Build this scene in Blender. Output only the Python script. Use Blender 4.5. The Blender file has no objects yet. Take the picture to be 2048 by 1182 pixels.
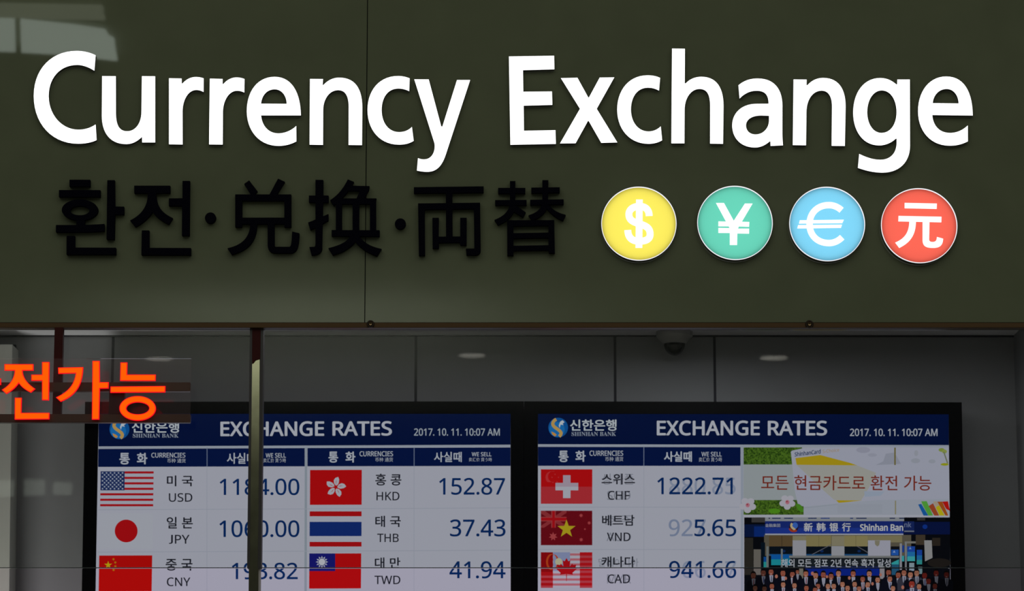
import bpy, bmesh, math, random
from mathutils import Vector, Matrix
from mathutils.geometry import tessellate_polygon
random.seed(7)
SC = bpy.context.scene
COL = SC.collection
rad = math.radians

# ------------------------------------------------------------------ camera
CAM = Vector((0.0, -6.4, 1.6))
PITCH = rad(10.0)
FPX = 6000.0                       # focal length in pixels of a 2048 wide frame
cd = bpy.data.cameras.new('camera')
cd.sensor_width = 36.0
cd.lens = 36.0 * FPX / 2048.0
cd.clip_start = 0.1
cd.clip_end = 200
cd.dof.use_dof = True
cd.dof.focus_distance = 6.46
cd.dof.aperture_fstop = 10.0
cam = bpy.data.objects.new('camera', cd)
COL.objects.link(cam)
cam.location = CAM
cam.rotation_euler = (rad(90) + PITCH, 0, 0)
SC.camera = cam

# ------------------------------------------------------------------ world, exposure
SC.view_settings.view_transform = 'Standard'
SC.view_settings.look = 'None'
SC.view_settings.exposure = 0.0
SC.view_settings.gamma = 1.0
SC.view_settings.use_curve_mapping = False
W = bpy.data.worlds.new('world')
SC.world = W
W.use_nodes = True
W.node_tree.nodes['Background'].inputs[0].default_value = (0.9, 0.95, 0.85, 1)
W.node_tree.nodes['Background'].inputs[1].default_value = 0.06

# ------------------------------------------------------------------ lamps of the place and added fills
def area(name, loc, target, sx, sy, watts, color=(1, 1, 1), shape='RECTANGLE', parent=None, spread=180):
    l = bpy.data.lights.new(name, 'AREA')
    l.shape = shape
    l.size = sx
    if shape in ('RECTANGLE', 'ELLIPSE'):
        l.size_y = sy
    l.energy = watts
    l.color = color
    l.spread = rad(spread)
    o = bpy.data.objects.new(name, l)
    COL.objects.link(o)
    o.location = loc
    d = Vector(target) - Vector(loc)
    o.rotation_euler = d.to_track_quat('-Z', 'Y').to_euler()
    if parent:
        o.parent = parent
        o.matrix_parent_inverse = parent.matrix_world.inverted()
    return o

area('hall_lamp', (0.0, -5.0, 5.9), (0.0, -5.0, 0.0), 12.0, 7.0, 330, (1.0, 1.0, 0.93))
area('added_hall_uplight', (-1.8, -21.0, 4.3), (-1.8, -21.5, 6.0), 3.0, 5.0, 300, (0.95, 1.0, 0.90))  # unseen uplight, added to brighten the far hall ceiling that the fascia mirrors
area('room_lamp_desk', (-1.50, 0.45, 1.0), (-1.32, 1.2, 2.05), 0.4, 0.3, 1.7, (1.0, 0.99, 0.95), spread=62)
area('room_downlight', (0.47, 0.74, 2.82), (0.47, 0.76, 0.0), 0.16, 0.16, 0.85, (0.92, 0.96, 1.0), 'DISK', spread=170)
area('added_room_fill', (0.45, 0.55, 2.825), (0.45, 0.56, 0.0), 2.6, 0.3, 6.0, (0.99, 0.98, 1.0), spread=175)  # unseen panel, added as broad fill on the back wall


# ------------------------------------------------------------------ materials
def lin(c):
    out = []
    for v in c:
        v = v / 255.0
        out.append(v / 12.92 if v <= 0.04045 else ((v + 0.055) / 1.055) ** 2.4)
    return tuple(out)

MATS = {}
def new_mat(key):
    m = bpy.data.materials.new(key)
    m.use_nodes = True
    m.node_tree.nodes.clear()
    out = m.node_tree.nodes.new('ShaderNodeOutputMaterial')
    return m, m.node_tree.nodes, m.node_tree.links, out

def pbr(name, rgb, rough=0.5, metal=0.0, spec=0.5, noise=0.0, nscale=60.0, coat=0.0):
    if name in MATS:
        return MATS[name]
    m, N, L, out = new_mat(name)
    b = N.new('ShaderNodeBsdfPrincipled')
    c = lin(rgb) + (1,)
    b.inputs['Base Color'].default_value = c
    b.inputs['Roughness'].default_value = rough
    b.inputs['Metallic'].default_value = metal
    b.inputs['Specular IOR Level'].default_value = spec
    b.inputs['Coat Weight'].default_value = coat
    if noise:
        tc = N.new('ShaderNodeTexCoord')
        nz = N.new('ShaderNodeTexNoise')
        nz.inputs['Scale'].default_value = nscale
        nz.inputs['Detail'].default_value = 4
        r = N.new('ShaderNodeValToRGB')
        r.color_ramp.elements[0].color = tuple(v * (1 - noise) for v in c[:3]) + (1,)
        r.color_ramp.elements[1].color = tuple(min(1, v * (1 + noise)) for v in c[:3]) + (1,)
        r.color_ramp.elements[0].position = 0.3
        r.color_ramp.elements[1].position = 0.7
        L.new(tc.outputs['Object'], nz.inputs['Vector'])
        L.new(nz.outputs['Fac'], r.inputs['Fac'])
        L.new(r.outputs['Color'], b.inputs['Base Color'])
    L.new(b.outputs[0], out.inputs[0])
    MATS[name] = m
    return m

def glow(name, rgb, strength=1.0):
    if name in MATS:
        return MATS[name]
    m, N, L, out = new_mat(name)
    e = N.new('ShaderNodeEmission')
    e.inputs[0].default_value = lin(rgb) + (1,)
    e.inputs[1].default_value = strength
    L.new(e.outputs[0], out.inputs[0])
    MATS[name] = m
    return m

def px_mat(rgb):                   # a lit colour of the display
    return glow('display_%d_%d_%d' % tuple(int(v) for v in rgb), rgb, SCREEN_GAIN)
SCREEN_GAIN = 0.74

def clear(name, tint, rough=0.0, ior=1.28):
    m, N, L, out = new_mat(name)
    t = N.new('ShaderNodeBsdfTransparent')
    t.inputs[0].default_value = tint + (1,)
    g = N.new('ShaderNodeBsdfGlossy')
    g.inputs['Roughness'].default_value = rough
    g.inputs['Color'].default_value = (1, 1, 1, 1)
    f = N.new('ShaderNodeFresnel')
    f.inputs['IOR'].default_value = ior
    mx = N.new('ShaderNodeMixShader')
    L.new(f.outputs[0], mx.inputs[0])
    L.new(t.outputs[0], mx.inputs[1])
    L.new(g.outputs[0], mx.inputs[2])
    L.new(mx.outputs[0], out.inputs[0])
    MATS[name] = m
    return m

def haze(m, amount, rgb):
    nt = m.node_tree
    out = next(n for n in nt.nodes if n.type == 'OUTPUT_MATERIAL')
    old = out.inputs[0].links[0].from_socket
    d = nt.nodes.new('ShaderNodeBsdfDiffuse')
    d.inputs[0].default_value = lin(rgb) + (1,)
    mx = nt.nodes.new('ShaderNodeMixShader')
    mx.inputs[0].default_value = amount
    nt.links.new(old, mx.inputs[1])
    nt.links.new(d.outputs[0], mx.inputs[2])
    nt.links.new(mx.outputs[0], out.inputs[0])
    return m

def translucent(name, rgb):
    m, N, L, out = new_mat(name)
    t = N.new('ShaderNodeBsdfTranslucent')
    t.inputs[0].default_value = lin(rgb) + (1,)
    d = N.new('ShaderNodeBsdfDiffuse')
    d.inputs[0].default_value = lin(rgb) + (1,)
    mx = N.new('ShaderNodeMixShader')
    mx.inputs[0].default_value = 0.15
    L.new(t.outputs[0], mx.inputs[1])
    L.new(d.outputs[0], mx.inputs[2])
    L.new(mx.outputs[0], out.inputs[0])
    MATS[name] = m
    return m

def grass_glow(name):
    m, N, L, out = new_mat(name)
    tc = N.new('ShaderNodeTexCoord')
    nz = N.new('ShaderNodeTexNoise')
    nz.inputs['Scale'].default_value = 260
    nz.inputs['Detail'].default_value = 3
    r = N.new('ShaderNodeValToRGB')
    r.color_ramp.elements[0].position = 0.3
    r.color_ramp.elements[1].position = 0.72
    r.color_ramp.elements[0].color = lin((18, 48, 12)) + (1,)
    r.color_ramp.elements[1].color = lin((92, 130, 40)) + (1,)
    e = N.new('ShaderNodeEmission')
    e.inputs[1].default_value = SCREEN_GAIN
    L.new(tc.outputs['Object'], nz.inputs['Vector'])
    L.new(nz.outputs['Fac'], r.inputs[0])
    L.new(r.outputs[0], e.inputs[0])
    L.new(e.outputs[0], out.inputs[0])
    MATS[name] = m
    return m

M_fascia = pbr('olive_back_painted_glass', (78, 83, 64), 0.015, 0, 0.5, noise=0.05, nscale=9)
M_seam = pbr('dark_joint', (24, 24, 18), 0.7)
M_bronze = pbr('bronze_trim', (62, 42, 12), 0.45, 0.3, 0.3)
M_steel = pbr('brushed_steel', (212, 208, 180), 0.1, 1.0, noise=0.12, nscale=30)
M_gasket = pbr('black_gasket', (26, 22, 20), 0.5)
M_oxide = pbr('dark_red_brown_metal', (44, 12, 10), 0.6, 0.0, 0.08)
M_letter = glow('lit_white_acrylic', (255, 255, 255), 1.7)
M_return = pbr('dark_letter_return', (44, 42, 38), 0.5)
M_black = pbr('matt_navy_black_acrylic', (4, 4, 11), 0.9, 0, 0.02)
M_wall = pbr('grey_painted_panel', (134, 136, 138), 0.6, noise=0.02, nscale=14)
M_ceil = pbr('pale_ceiling_board', (226, 226, 230), 0.8, noise=0.02, nscale=20)
M_gap_shade = pbr('dark_gap_and_shade', (46, 46, 54), 0.8)
M_bezel = pbr('glossy_black_bezel', (2, 2, 5), 0.5, 0, 0.06)
M_pane_up = clear('faintly_green_glass', (0.93, 0.935, 0.93))
M_pane_lo = clear('clear_glass', (1.0, 0.972, 1.0))
M_acryl = haze(clear('clear_acrylic', (0.97, 0.96, 0.965), 0.02, 1.12), 0.012, (235, 205, 205))
M_edge = pbr('polished_glass_edge', (60, 66, 66), 0.25, 0.4)
M_white_rim = glow('lit_white_rim', (250, 250, 255), 1.0)
M_symbol = glow('lit_white_symbol', (255, 255, 255), 1.25)
M_red_face = glow('lit_orange_face', (255, 92, 6), 1.05)
M_red_rim = glow('lit_red_rim', (255, 16, 34), 1.0)
M_rail = pbr('dark_bronze_rail', (64, 42, 28), 0.35, 0.3, 0.25)
M_housing = pbr('pale_plastic_housing', (150, 150, 148), 0.5)
M_dome = pbr('smoked_dome', (16, 16, 20), 0.08, 0, 0.5)

# ------------------------------------------------------------------ geometry helpers
FW = Vector((0, math.cos(PITCH), math.sin(PITCH)))
UP = Vector((0, -math.sin(PITCH), math.cos(PITCH)))
def ray(px, py):
    return FW + Vector((1, 0, 0)) * ((px - 1024.0) / FPX) + UP * ((591.0 - py) / FPX)

def at(px, py, Y):
    """survey point: where the sight line through a photo pixel meets the upright plane at depth Y -> (x, z)"""
    d = ray(px, py)
    t = (Y - CAM.y) / d.y
    p = CAM + d * t
    return (p.x, p.z)

def obj(name, bm_or_me, mats, parent=None, loc=None):
    if isinstance(bm_or_me, bmesh.types.BMesh):
        me = bpy.data.meshes.new(name)
        bm_or_me.to_mesh(me)
        bm_or_me.free()
    else:
        me = bm_or_me
    if not isinstance(mats, (list, tuple)):
        mats = [mats]
    for m in mats:
        me.materials.append(m)
    o = bpy.data.objects.new(name, me)
    COL.objects.link(o)
    if loc is not None:            # geometry is in world space: move the origin to loc
        me.transform(Matrix.Translation(-Vector(loc)))
        o.location = loc
    if parent is not None:
        o.parent = parent
        o.location = Vector(o.location) - Vector(parent.location)
    return o

def centre(o):
    """put a top-level mesh's origin at its middle"""
    vs = [v.co for v in o.data.vertices]
    c = sum((v for v in vs), Vector()) / len(vs)
    o.data.transform(Matrix.Translation(-c))
    o.location = Vector(o.location) + c
    return o

def tag(o, label=None, cat=None, group=None, kind=None):
    if label: o['label'] = label
    if cat: o['category'] = cat
    if group: o['group'] = group
    if kind: o['kind'] = kind
    return o

def thing(name, label, cat, loc, group=None):
    o = bpy.data.objects.new(name, None)
    COL.objects.link(o)
    o.location = loc
    o.empty_display_size = 0.05
    return tag(o, label, cat, group)

def struct(name, bm, m, label=None):
    o = obj(name, bm, m)
    o['kind'] = 'structure'
    if label: o['label'] = label
    return o

def box_bm(x0, x1, y0, y1, z0, z1, bm=None, bevel=0.0):
    own = bm is None
    if own: bm = bmesh.new()
    r = bmesh.ops.create_cube(bm, size=1.0)
    for v in r['verts']:
        v.co = Vector((x0 + (v.co.x + .5) * (x1 - x0), y0 + (v.co.y + .5) * (y1 - y0), z0 + (v.co.z + .5) * (z1 - z0)))
    if bevel:
        es = {e for v in r['verts'] for e in v.link_edges}
        bmesh.ops.bevel(bm, geom=list(es), offset=bevel, segments=2, affect='EDGES')
    return bm

def pbox(px0, py0, px1, py1, Yf, depth, bm=None, bevel=0.0):
    """upright box whose front face spans the given photo rectangle at depth Yf"""
    pym = (py0 + py1) / 2
    pxm = (px0 + px1) / 2
    x0 = at(px0, pym, Yf)[0]; x1 = at(px1, pym, Yf)[0]
    z1 = at(pxm, py0, Yf)[1]; z0 = at(pxm, py1, Yf)[1]
    return box_bm(x0, x1, Yf, Yf + depth, z0, z1, bm, bevel)

def prism_bm(quad_px, Yf, depth, bm=None):
    """solid with the four photo corners as its front outline"""
    if bm is None: bm = bmesh.new()
    f = [bm.verts.new((at(x, y, Yf)[0], Yf, at(x, y, Yf)[1])) for x, y in quad_px]
    b = [bm.verts.new((v.co.x, Yf + depth, v.co.z)) for v in f]
    n = len(f)
    bm.faces.new(f); bm.faces.new(b[::-1])
    for i in range(n):
        bm.faces.new((f[i], b[i], b[(i + 1) % n], f[(i + 1) % n]))
    bmesh.ops.recalc_face_normals(bm, faces=bm.faces)
    return bm

def lathe_bm(profile, cx, cy, axis='Y', seg=64, bm=None, caps=True):
    """revolve (radius, along) pairs about an axis; axis Y: centre (cx, cz) with along = y; axis Z: centre (cx, cy) with along = z"""
    if bm is None: bm = bmesh.new()
    rings = []
    for r, a in profile:
        ring = []
        for i in range(seg):
            t = 2 * math.pi * i / seg
            if axis == 'Y':
                ring.append(bm.verts.new((cx + r * math.cos(t), a, cy + r * math.sin(t))))
            else:
                ring.append(bm.verts.new((cx + r * math.cos(t), cy + r * math.sin(t), a)))
        rings.append(ring)
    for k in range(len(rings) - 1):
        for i in range(seg):
            j = (i + 1) % seg
            bm.faces.new((rings[k][i], rings[k][j], rings[k + 1][j], rings[k + 1][i]))
    if caps:
        bm.faces.new(rings[0]); bm.faces.new(rings[-1][::-1])
    bmesh.ops.recalc_face_normals(bm, faces=bm.faces)
    return bm

# outlines: 'M x y L x y C .. Z' in the coordinates of an enlarged view: photo = origin + value / scale
def parse(path, ox=0.0, oy=0.0, s=1.0, n=14):
    tok = path.replace('M', ' M ').replace('L', ' L ').replace('C', ' C ').replace('Z', ' Z ').split()
    out, cur, i, cmd = [], None, 0, None
    def P(k):
        return (ox + float(tok[k]) / s, oy + float(tok[k + 1]) / s)
    while i < len(tok):
        if tok[i] in 'MLCZ':
            cmd = tok[i]; i += 1
            if cmd == 'Z':
                out.append(cur); cur = None
            continue
        if cmd == 'M':
            cur = [P(i)]; i += 2; cmd = 'L'
        elif cmd == 'L':
            cur.append(P(i)); i += 2
        else:
            a, b, c, d = cur[-1], P(i), P(i + 2), P(i + 4)
            for k in range(1, n + 1):
                t = k / n; u = 1 - t
                cur.append(tuple(u ** 3 * a[q] + 3 * u * u * t * b[q] + 3 * u * t * t * c[q] + t ** 3 * d[q] for q in (0, 1)))
            i += 6
    if cur: out.append(cur)
    return [dedup(c) for c in out]

def dedup(c):
    o = []
    for p in c:
        if not o or math.hypot(p[0] - o[-1][0], p[1] - o[-1][1]) > 1e-4:
            o.append(p)
    if len(o) > 1 and math.hypot(o[0][0] - o[-1][0], o[0][1] - o[-1][1]) < 1e-4:
        o.pop()
    return o

def ell(cx, cy, rx, ry, ox=0, oy=0, s=1.0, n=48):
    return [(ox + (cx + rx * math.cos(2 * math.pi * k / n)) / s, oy + (cy + ry * math.sin(2 * math.pi * k / n)) / s) for k in range(n)]

def stroke(path, w, ox=0, oy=0, s=1.0):
    """a band of width w along an open path"""
    c = parse(path, ox, oy, s)[0]
    w = w / s / 2
    L, R = [], []
    for i, p in enumerate(c):
        a = c[max(0, i - 1)]; b = c[min(len(c) - 1, i + 1)]
        dx, dy = b[0] - a[0], b[1] - a[1]
        l = math.hypot(dx, dy) or 1
        nx, ny = -dy / l, dx / l
        L.append((p[0] + nx * w, p[1] + ny * w)); R.append((p[0] - nx * w, p[1] - ny * w))
    return L + R[::-1]

def extrude_shape(contours, Yf, depth, offset=0.0, Ymap=None):
    """fill a shape (outline plus holes, photo coordinates) and give it depth; front at Yf -> Mesh in world space"""
    cu = bpy.data.curves.new('outline', 'CURVE')
    cu.dimensions = '2D'
    cu.fill_mode = 'BOTH'
    cu.extrude = depth / 2
    cu.offset = offset
    Yq = Yf if Ymap is None else Ymap
    for k, c in enumerate(contours):
        ar = sum(p[0] * q[1] - q[0] * p[1] for p, q in zip(c, c[1:] + c[:1]))
        if (ar > 0) == (k == 0):       # outline one way round, holes the other
            c = c[::-1]
        sp = cu.splines.new('POLY')
        sp.points.add(len(c) - 1)
        for p, q in zip(sp.points, c):
            x, z = at(q[0], q[1], Yq)
            p.co = (x, z, 0, 1)
        sp.use_cyclic_u = True
    o = bpy.data.objects.new('outline', cu)
    COL.objects.link(o)
    dg = bpy.context.evaluated_depsgraph_get()
    me = bpy.data.meshes.new_from_object(o.evaluated_get(dg))
    bpy.data.objects.remove(o)
    bpy.data.curves.remove(cu)
    for v in me.vertices:
        x, y, z = v.co
        v.co = (x, Yf + depth / 2 - z, y)
    return me

def merged(meshes):
    bm = bmesh.new()
    for me in meshes:
        bm.from_mesh(me)
        bpy.data.meshes.remove(me)
    bmesh.ops.recalc_face_normals(bm, faces=bm.faces)
    return bm

def solid(shapes, Yf, depth, offset=0.0):
    return merged([extrude_shape(s, Yf - i * 4e-5, depth + i * 4e-5, offset) for i, s in enumerate(shapes)])

# ------------------------------------------------------------------ the shopfront: fascia, trim, glass
FY = 0.0                                        # front of the fascia
zt = 4.1
zb = at(1024, 645, FY)[1]                       # lower edge of the fascia glass
xs0 = at(732.3, 320, FY)[0] - 0.0009
xs1 = xs0 + 0.0018
b = box_bm(-1.75, xs0, FY, FY + 0.012, zb, zt, bevel=0.0006)
struct('wall_front', b, M_fascia)
b = box_bm(xs1, 1.75, FY, FY + 0.012, zb, zt, bevel=0.0006)
struct('wall_front', b, M_fascia)
struct('wall_front_backing', box_bm(-1.75, 1.75, FY + 0.0125, FY + 0.05, zb + 0.002, zt), M_seam)
zt0 = at(1024, 655.5, FY)[1]
struct('trim_1', box_bm(-1.75, 1.75, FY - 0.001, FY + 0.030, zt0, zb - 0.0006, bevel=0.0008), M_bronze)

GY = 0.022                                      # front of the window glass
zj = at(1024, 1135.5, GY)[1]
win = bpy.data.objects.new('window_1', None)
COL.objects.link(win)
win.location = (0, GY, zt0 - 0.3)
win['kind'] = 'structure'
xm = [at(p, 900, GY)[0] for p in (494.5, 501.0, 519.5, 524.0)]
ztop = zt0 + 0.004
obj('glass_pane', box_bm(-1.75, at(507, 900, GY)[0], GY, GY + 0.008, zj + 0.0010, ztop - .004), M_pane_up, win)
obj('glass_pane', box_bm(at(514, 900, GY)[0], 1.75, GY, GY + 0.008, zj + 0.0010, ztop - .004), M_pane_up, win)
obj('glass_pane', box_bm(-1.75, 1.75, GY, GY + 0.008, 1.0, zj - 0.0010), M_pane_lo, win)
obj('pane_edge', box_bm(-1.75, xm[0], GY + .0002, GY + 0.0075, zj - 0.0007, zj + 0.0007), M_edge, win)
obj('pane_edge', box_bm(xm[3], 1.75, GY + .0002, GY + 0.0075, zj - 0.0007, zj + 0.0007), M_edge, win)
# the upright between the panes: steel bar, black gaskets, red reflection at the head built as a dark plate
zc = at(510, 718, GY)[1]
mb = prism_bm([(502.5, 650), (519.6, 650), (512.2, 2000), (489.0, 2000)], GY - 0.012, 0.03)
obj('upright_bar', mb, M_steel, win)
obj('gasket', prism_bm([(500.0, 650), (504.8, 650), (499.3, 1136), (494.0, 1136)], GY - 0.014, 0.034), M_gasket, win)
obj('gasket', prism_bm([(521.0, 650), (526.8, 650), (522.0, 1136), (515.5, 1136)], GY - 0.014, 0.034), M_gasket, win)
obj('painted_head_reflection', prism_bm([(504.4, 654), (521.4, 654), (520.3, 717.5), (511, 720.5), (507, 726), (504.3, 727)], GY - 0.0155, 0.02), M_oxide, win)
obj('bar_clip', prism_bm([(516.8, 1137), (521.5, 1137), (516.0, 2000), (510.6, 2000)], GY - 0.006, 0.01), pbr('pale_clip', (150, 146, 150), 0.4), win)

for (cx, cy, r, lab) in ((741.3, 648.4, 7.6, 'small round bronze fixing cap under the seam of the fascia'),
                         (1618.5, 648.8, 8.2, 'small round bronze fixing cap below the blue and red coin discs')):
    x, z = at(cx, cy, FY)
    k = r / 923.0
    t = thing('fixing_cap', lab, 'fixing', (x, FY, z), 'round fixing caps on the bronze trim')
    obj('cap_washer', lathe_bm([(k, FY - 0.001), (k, FY - 0.004), (k * .9, FY - 0.0055), (k * .62, FY - 0.0055), (k * .55, FY - .004)], x, z), pbr('cap_washer_bronze', (40, 30, 18), 0.35, 0.7), t)
    obj('cap_screw', lathe_bm([(k * .5, FY - 0.003), (k * .5, FY - 0.0065), (k * .38, FY - 0.0078), (k * .22, FY - 0.0075), (k * .14, FY - 0.006)], x, z), pbr('cap_screw_steel', (110, 92, 66), 0.25, 1.0), t)

# ------------------------------------------------------------------ lit white letters
V1 = (50, 80, 5.14); V2 = (320, 130, 6.567); V3 = (600, 130, 6.567); V4 = (800, 130, 5.14)
V5 = (1000, 80, 5.14); V6 = (1220, 80, 5.14); V7 = (1450, 140, 6.952); V8 = (1690, 130, 5.139)
WHITE = [
 ('C', V1, 'M726 157C670 128 600 112 530 112C280 112 90 290 90 575C90 870 285 1066 545 1066C620 1066 690 1052 736 1028L726 868C680 900 620 922 548 922C380 922 243 770 243 575C243 390 360 256 535 256C600 256 665 284 713 316Z',
  'lit white capital C that begins the sign'),
 ('u', V1, 'M793 371L933 372L934 740C934 870 965 938 1050 938C1140 938 1197 850 1197 740L1202 372L1338 373L1338 1053L1205 1053L1203 995C1150 1045 1100 1070 1040 1070C880 1070 790 960 790 780Z',
  'lit white letter u, next to the capital C'),
 ('r', V2, 'M118 174L284 177L285 243L296 243C345 185 410 157 470 157C510 157 545 165 573 175L572 354C540 337 510 328 475 328C370 328 296 460 296 610L297 1044L118 1041Z',
  'lit white letter r, the one standing next to the u'),
 ('r', V2, 'M655 179L822 183L822 249L834 249C880 192 945 163 1005 163C1045 163 1080 172 1110 184L1107 362C1075 345 1045 338 1010 338C905 338 826 470 826 620L823 1045L645 1043L649 620Z',
  'lit white letter r, the one standing next to the first e'),
 ('e', V2, 'M1850 662L1327 662C1340 800 1425 898 1555 898C1650 898 1740 850 1789 800L1791 1003C1720 1042 1640 1062 1555 1062C1310 1062 1140 870 1140 605C1140 340 1285 155 1505 155C1725 155 1845 350 1850 662Z M1327 508C1335 400 1405 319 1505 319C1600 319 1663 405 1664 510Z',
  'lit white letter e between an r and an n'),
 ('n', V3, 'M131 183L302 184L297 262L308 263C365 200 435 166 515 166C715 166 818 300 818 560L814 1052L638 1050L640 560C640 410 600 330 500 330C385 330 304 450 304 590L302 1049L126 1046Z',
  'lit white letter n beside the panel seam'),
 ('c', V3, 'M1440 175C1385 153 1340 145 1285 145C1045 145 887 330 887 590C887 860 1055 1046 1300 1046C1375 1046 1440 1030 1493 996L1470 813C1425 858 1370 881 1300 881C1160 881 1072 755 1072 590C1072 425 1155 309 1290 309C1345 309 1390 322 1434 344Z',
  'lit white small c between the n and the y'),
 ('y', V4, 'M147 147L295 148L424 632L436 632L586 154L721 154L470 922C430 1040 375 1098 280 1098C240 1098 205 1092 174 1085L185 957C205 966 225 970 248 970C320 970 357 905 357 835C357 820 355 805 350 790Z',
  'lit white letter y ending the first word'),
 ('E', V5, 'M92 169L556 162L559 301L236 310L239 532L534 529L538 667L243 675L246 933L570 927L574 1068L107 1077Z',
  'lit white capital E'),
 ('x', V5, 'M626 392L796 388L907 590L915 590L1025 386L1175 384L994 707L1206 1053L1041 1057L912 832L904 832L777 1061L617 1063L822 707Z',
  'lit white letter x'),
 ('c', V6, 'M515 389C475 371 435 363 385 363C200 363 74 510 74 715C74 920 205 1067 395 1067C450 1067 500 1053 536 1030L522 888C485 922 445 940 395 940C290 940 215 845 215 715C215 585 280 490 390 490C435 490 470 502 504 520Z',
  'lit white small c between the x and the h'),
 ('h', V6, 'M638 88L770 90L768 446L778 446C820 402 875 378 940 378C1095 378 1167 490 1167 680L1162 1067L1029 1065L1030 690C1030 570 1005 503 920 503C830 503 767 600 767 715L765 1062L631 1062L634 600Z',
  'lit white tall letter h'),
 ('a', V7, 'M187 212C260 150 345 118 455 118C680 118 798 260 798 500L797 880C798 930 801 985 806 1047L634 1056L632 995L620 993C560 1045 495 1077 415 1077C225 1077 100 950 100 770C100 600 230 470 440 470L606 469C606 350 560 288 440 288C345 288 265 330 203 397Z M612 636L500 633C370 633 292 690 292 770C292 845 345 896 425 896C530 896 612 810 612 700Z',
  'lit white letter a'),
 ('n', V7, 'M953 131L1135 133L1134 212L1145 212C1205 145 1280 110 1365 110C1570 110 1677 250 1677 510L1666 1056L1483 1054L1488 510C1488 370 1440 287 1343 287C1215 287 1132 420 1132 590L1126 1046L943 1044L948 600Z',
  'lit white letter n between the a and the g'),
 ('g', V8, 'M538 149L666 149L668 830C668 1000 555 1106 385 1106C295 1106 210 1085 133 1057L146 914C220 950 290 974 365 974C470 974 531 900 531 800L531 757L522 757C470 803 415 826 350 826C185 826 84 680 84 490C84 280 195 134 360 134C425 134 475 155 527 199L537 199Z M378 261C290 261 228 360 228 485C228 600 285 698 375 698C470 698 530 605 530 485C530 360 470 261 378 261Z',
  'lit white letter g'),
 ('e', V8, 'M1313 519L897 514C905 625 970 698 1080 698C1150 698 1210 670 1262 621L1263 784C1205 815 1145 829 1075 829C885 829 751 685 751 475C751 265 870 118 1040 118C1220 118 1310 270 1313 519Z M901 392C908 310 965 246 1045 246C1115 246 1166 310 1168 395Z',
  'lit white letter e that ends the sign, after the g'),
]
LD = 0.009                                     # letters stand this proud of the fascia
for i, (ch, v, path, lab) in enumerate(WHITE):
    cs = parse(path, *v)
    ax = sum(p[0] for p in cs[0]) / len(cs[0]); ay = max(p[1] for p in cs[0])
    x, z = at(ax, ay, FY - LD)
    t = thing('sign_letter', lab, 'sign letter', (x, FY, z), 'lit letters of the first sign word' if i < 8 else 'lit letters of the second sign word')
    obj('letter_face', solid([cs], FY - LD - 0.0003, 0.0003), M_letter, t)
    me = merged([extrude_shape([*cs], FY - LD, LD, 0.0, FY - LD)])
    obj('letter_return', me, M_return, t)

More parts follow.
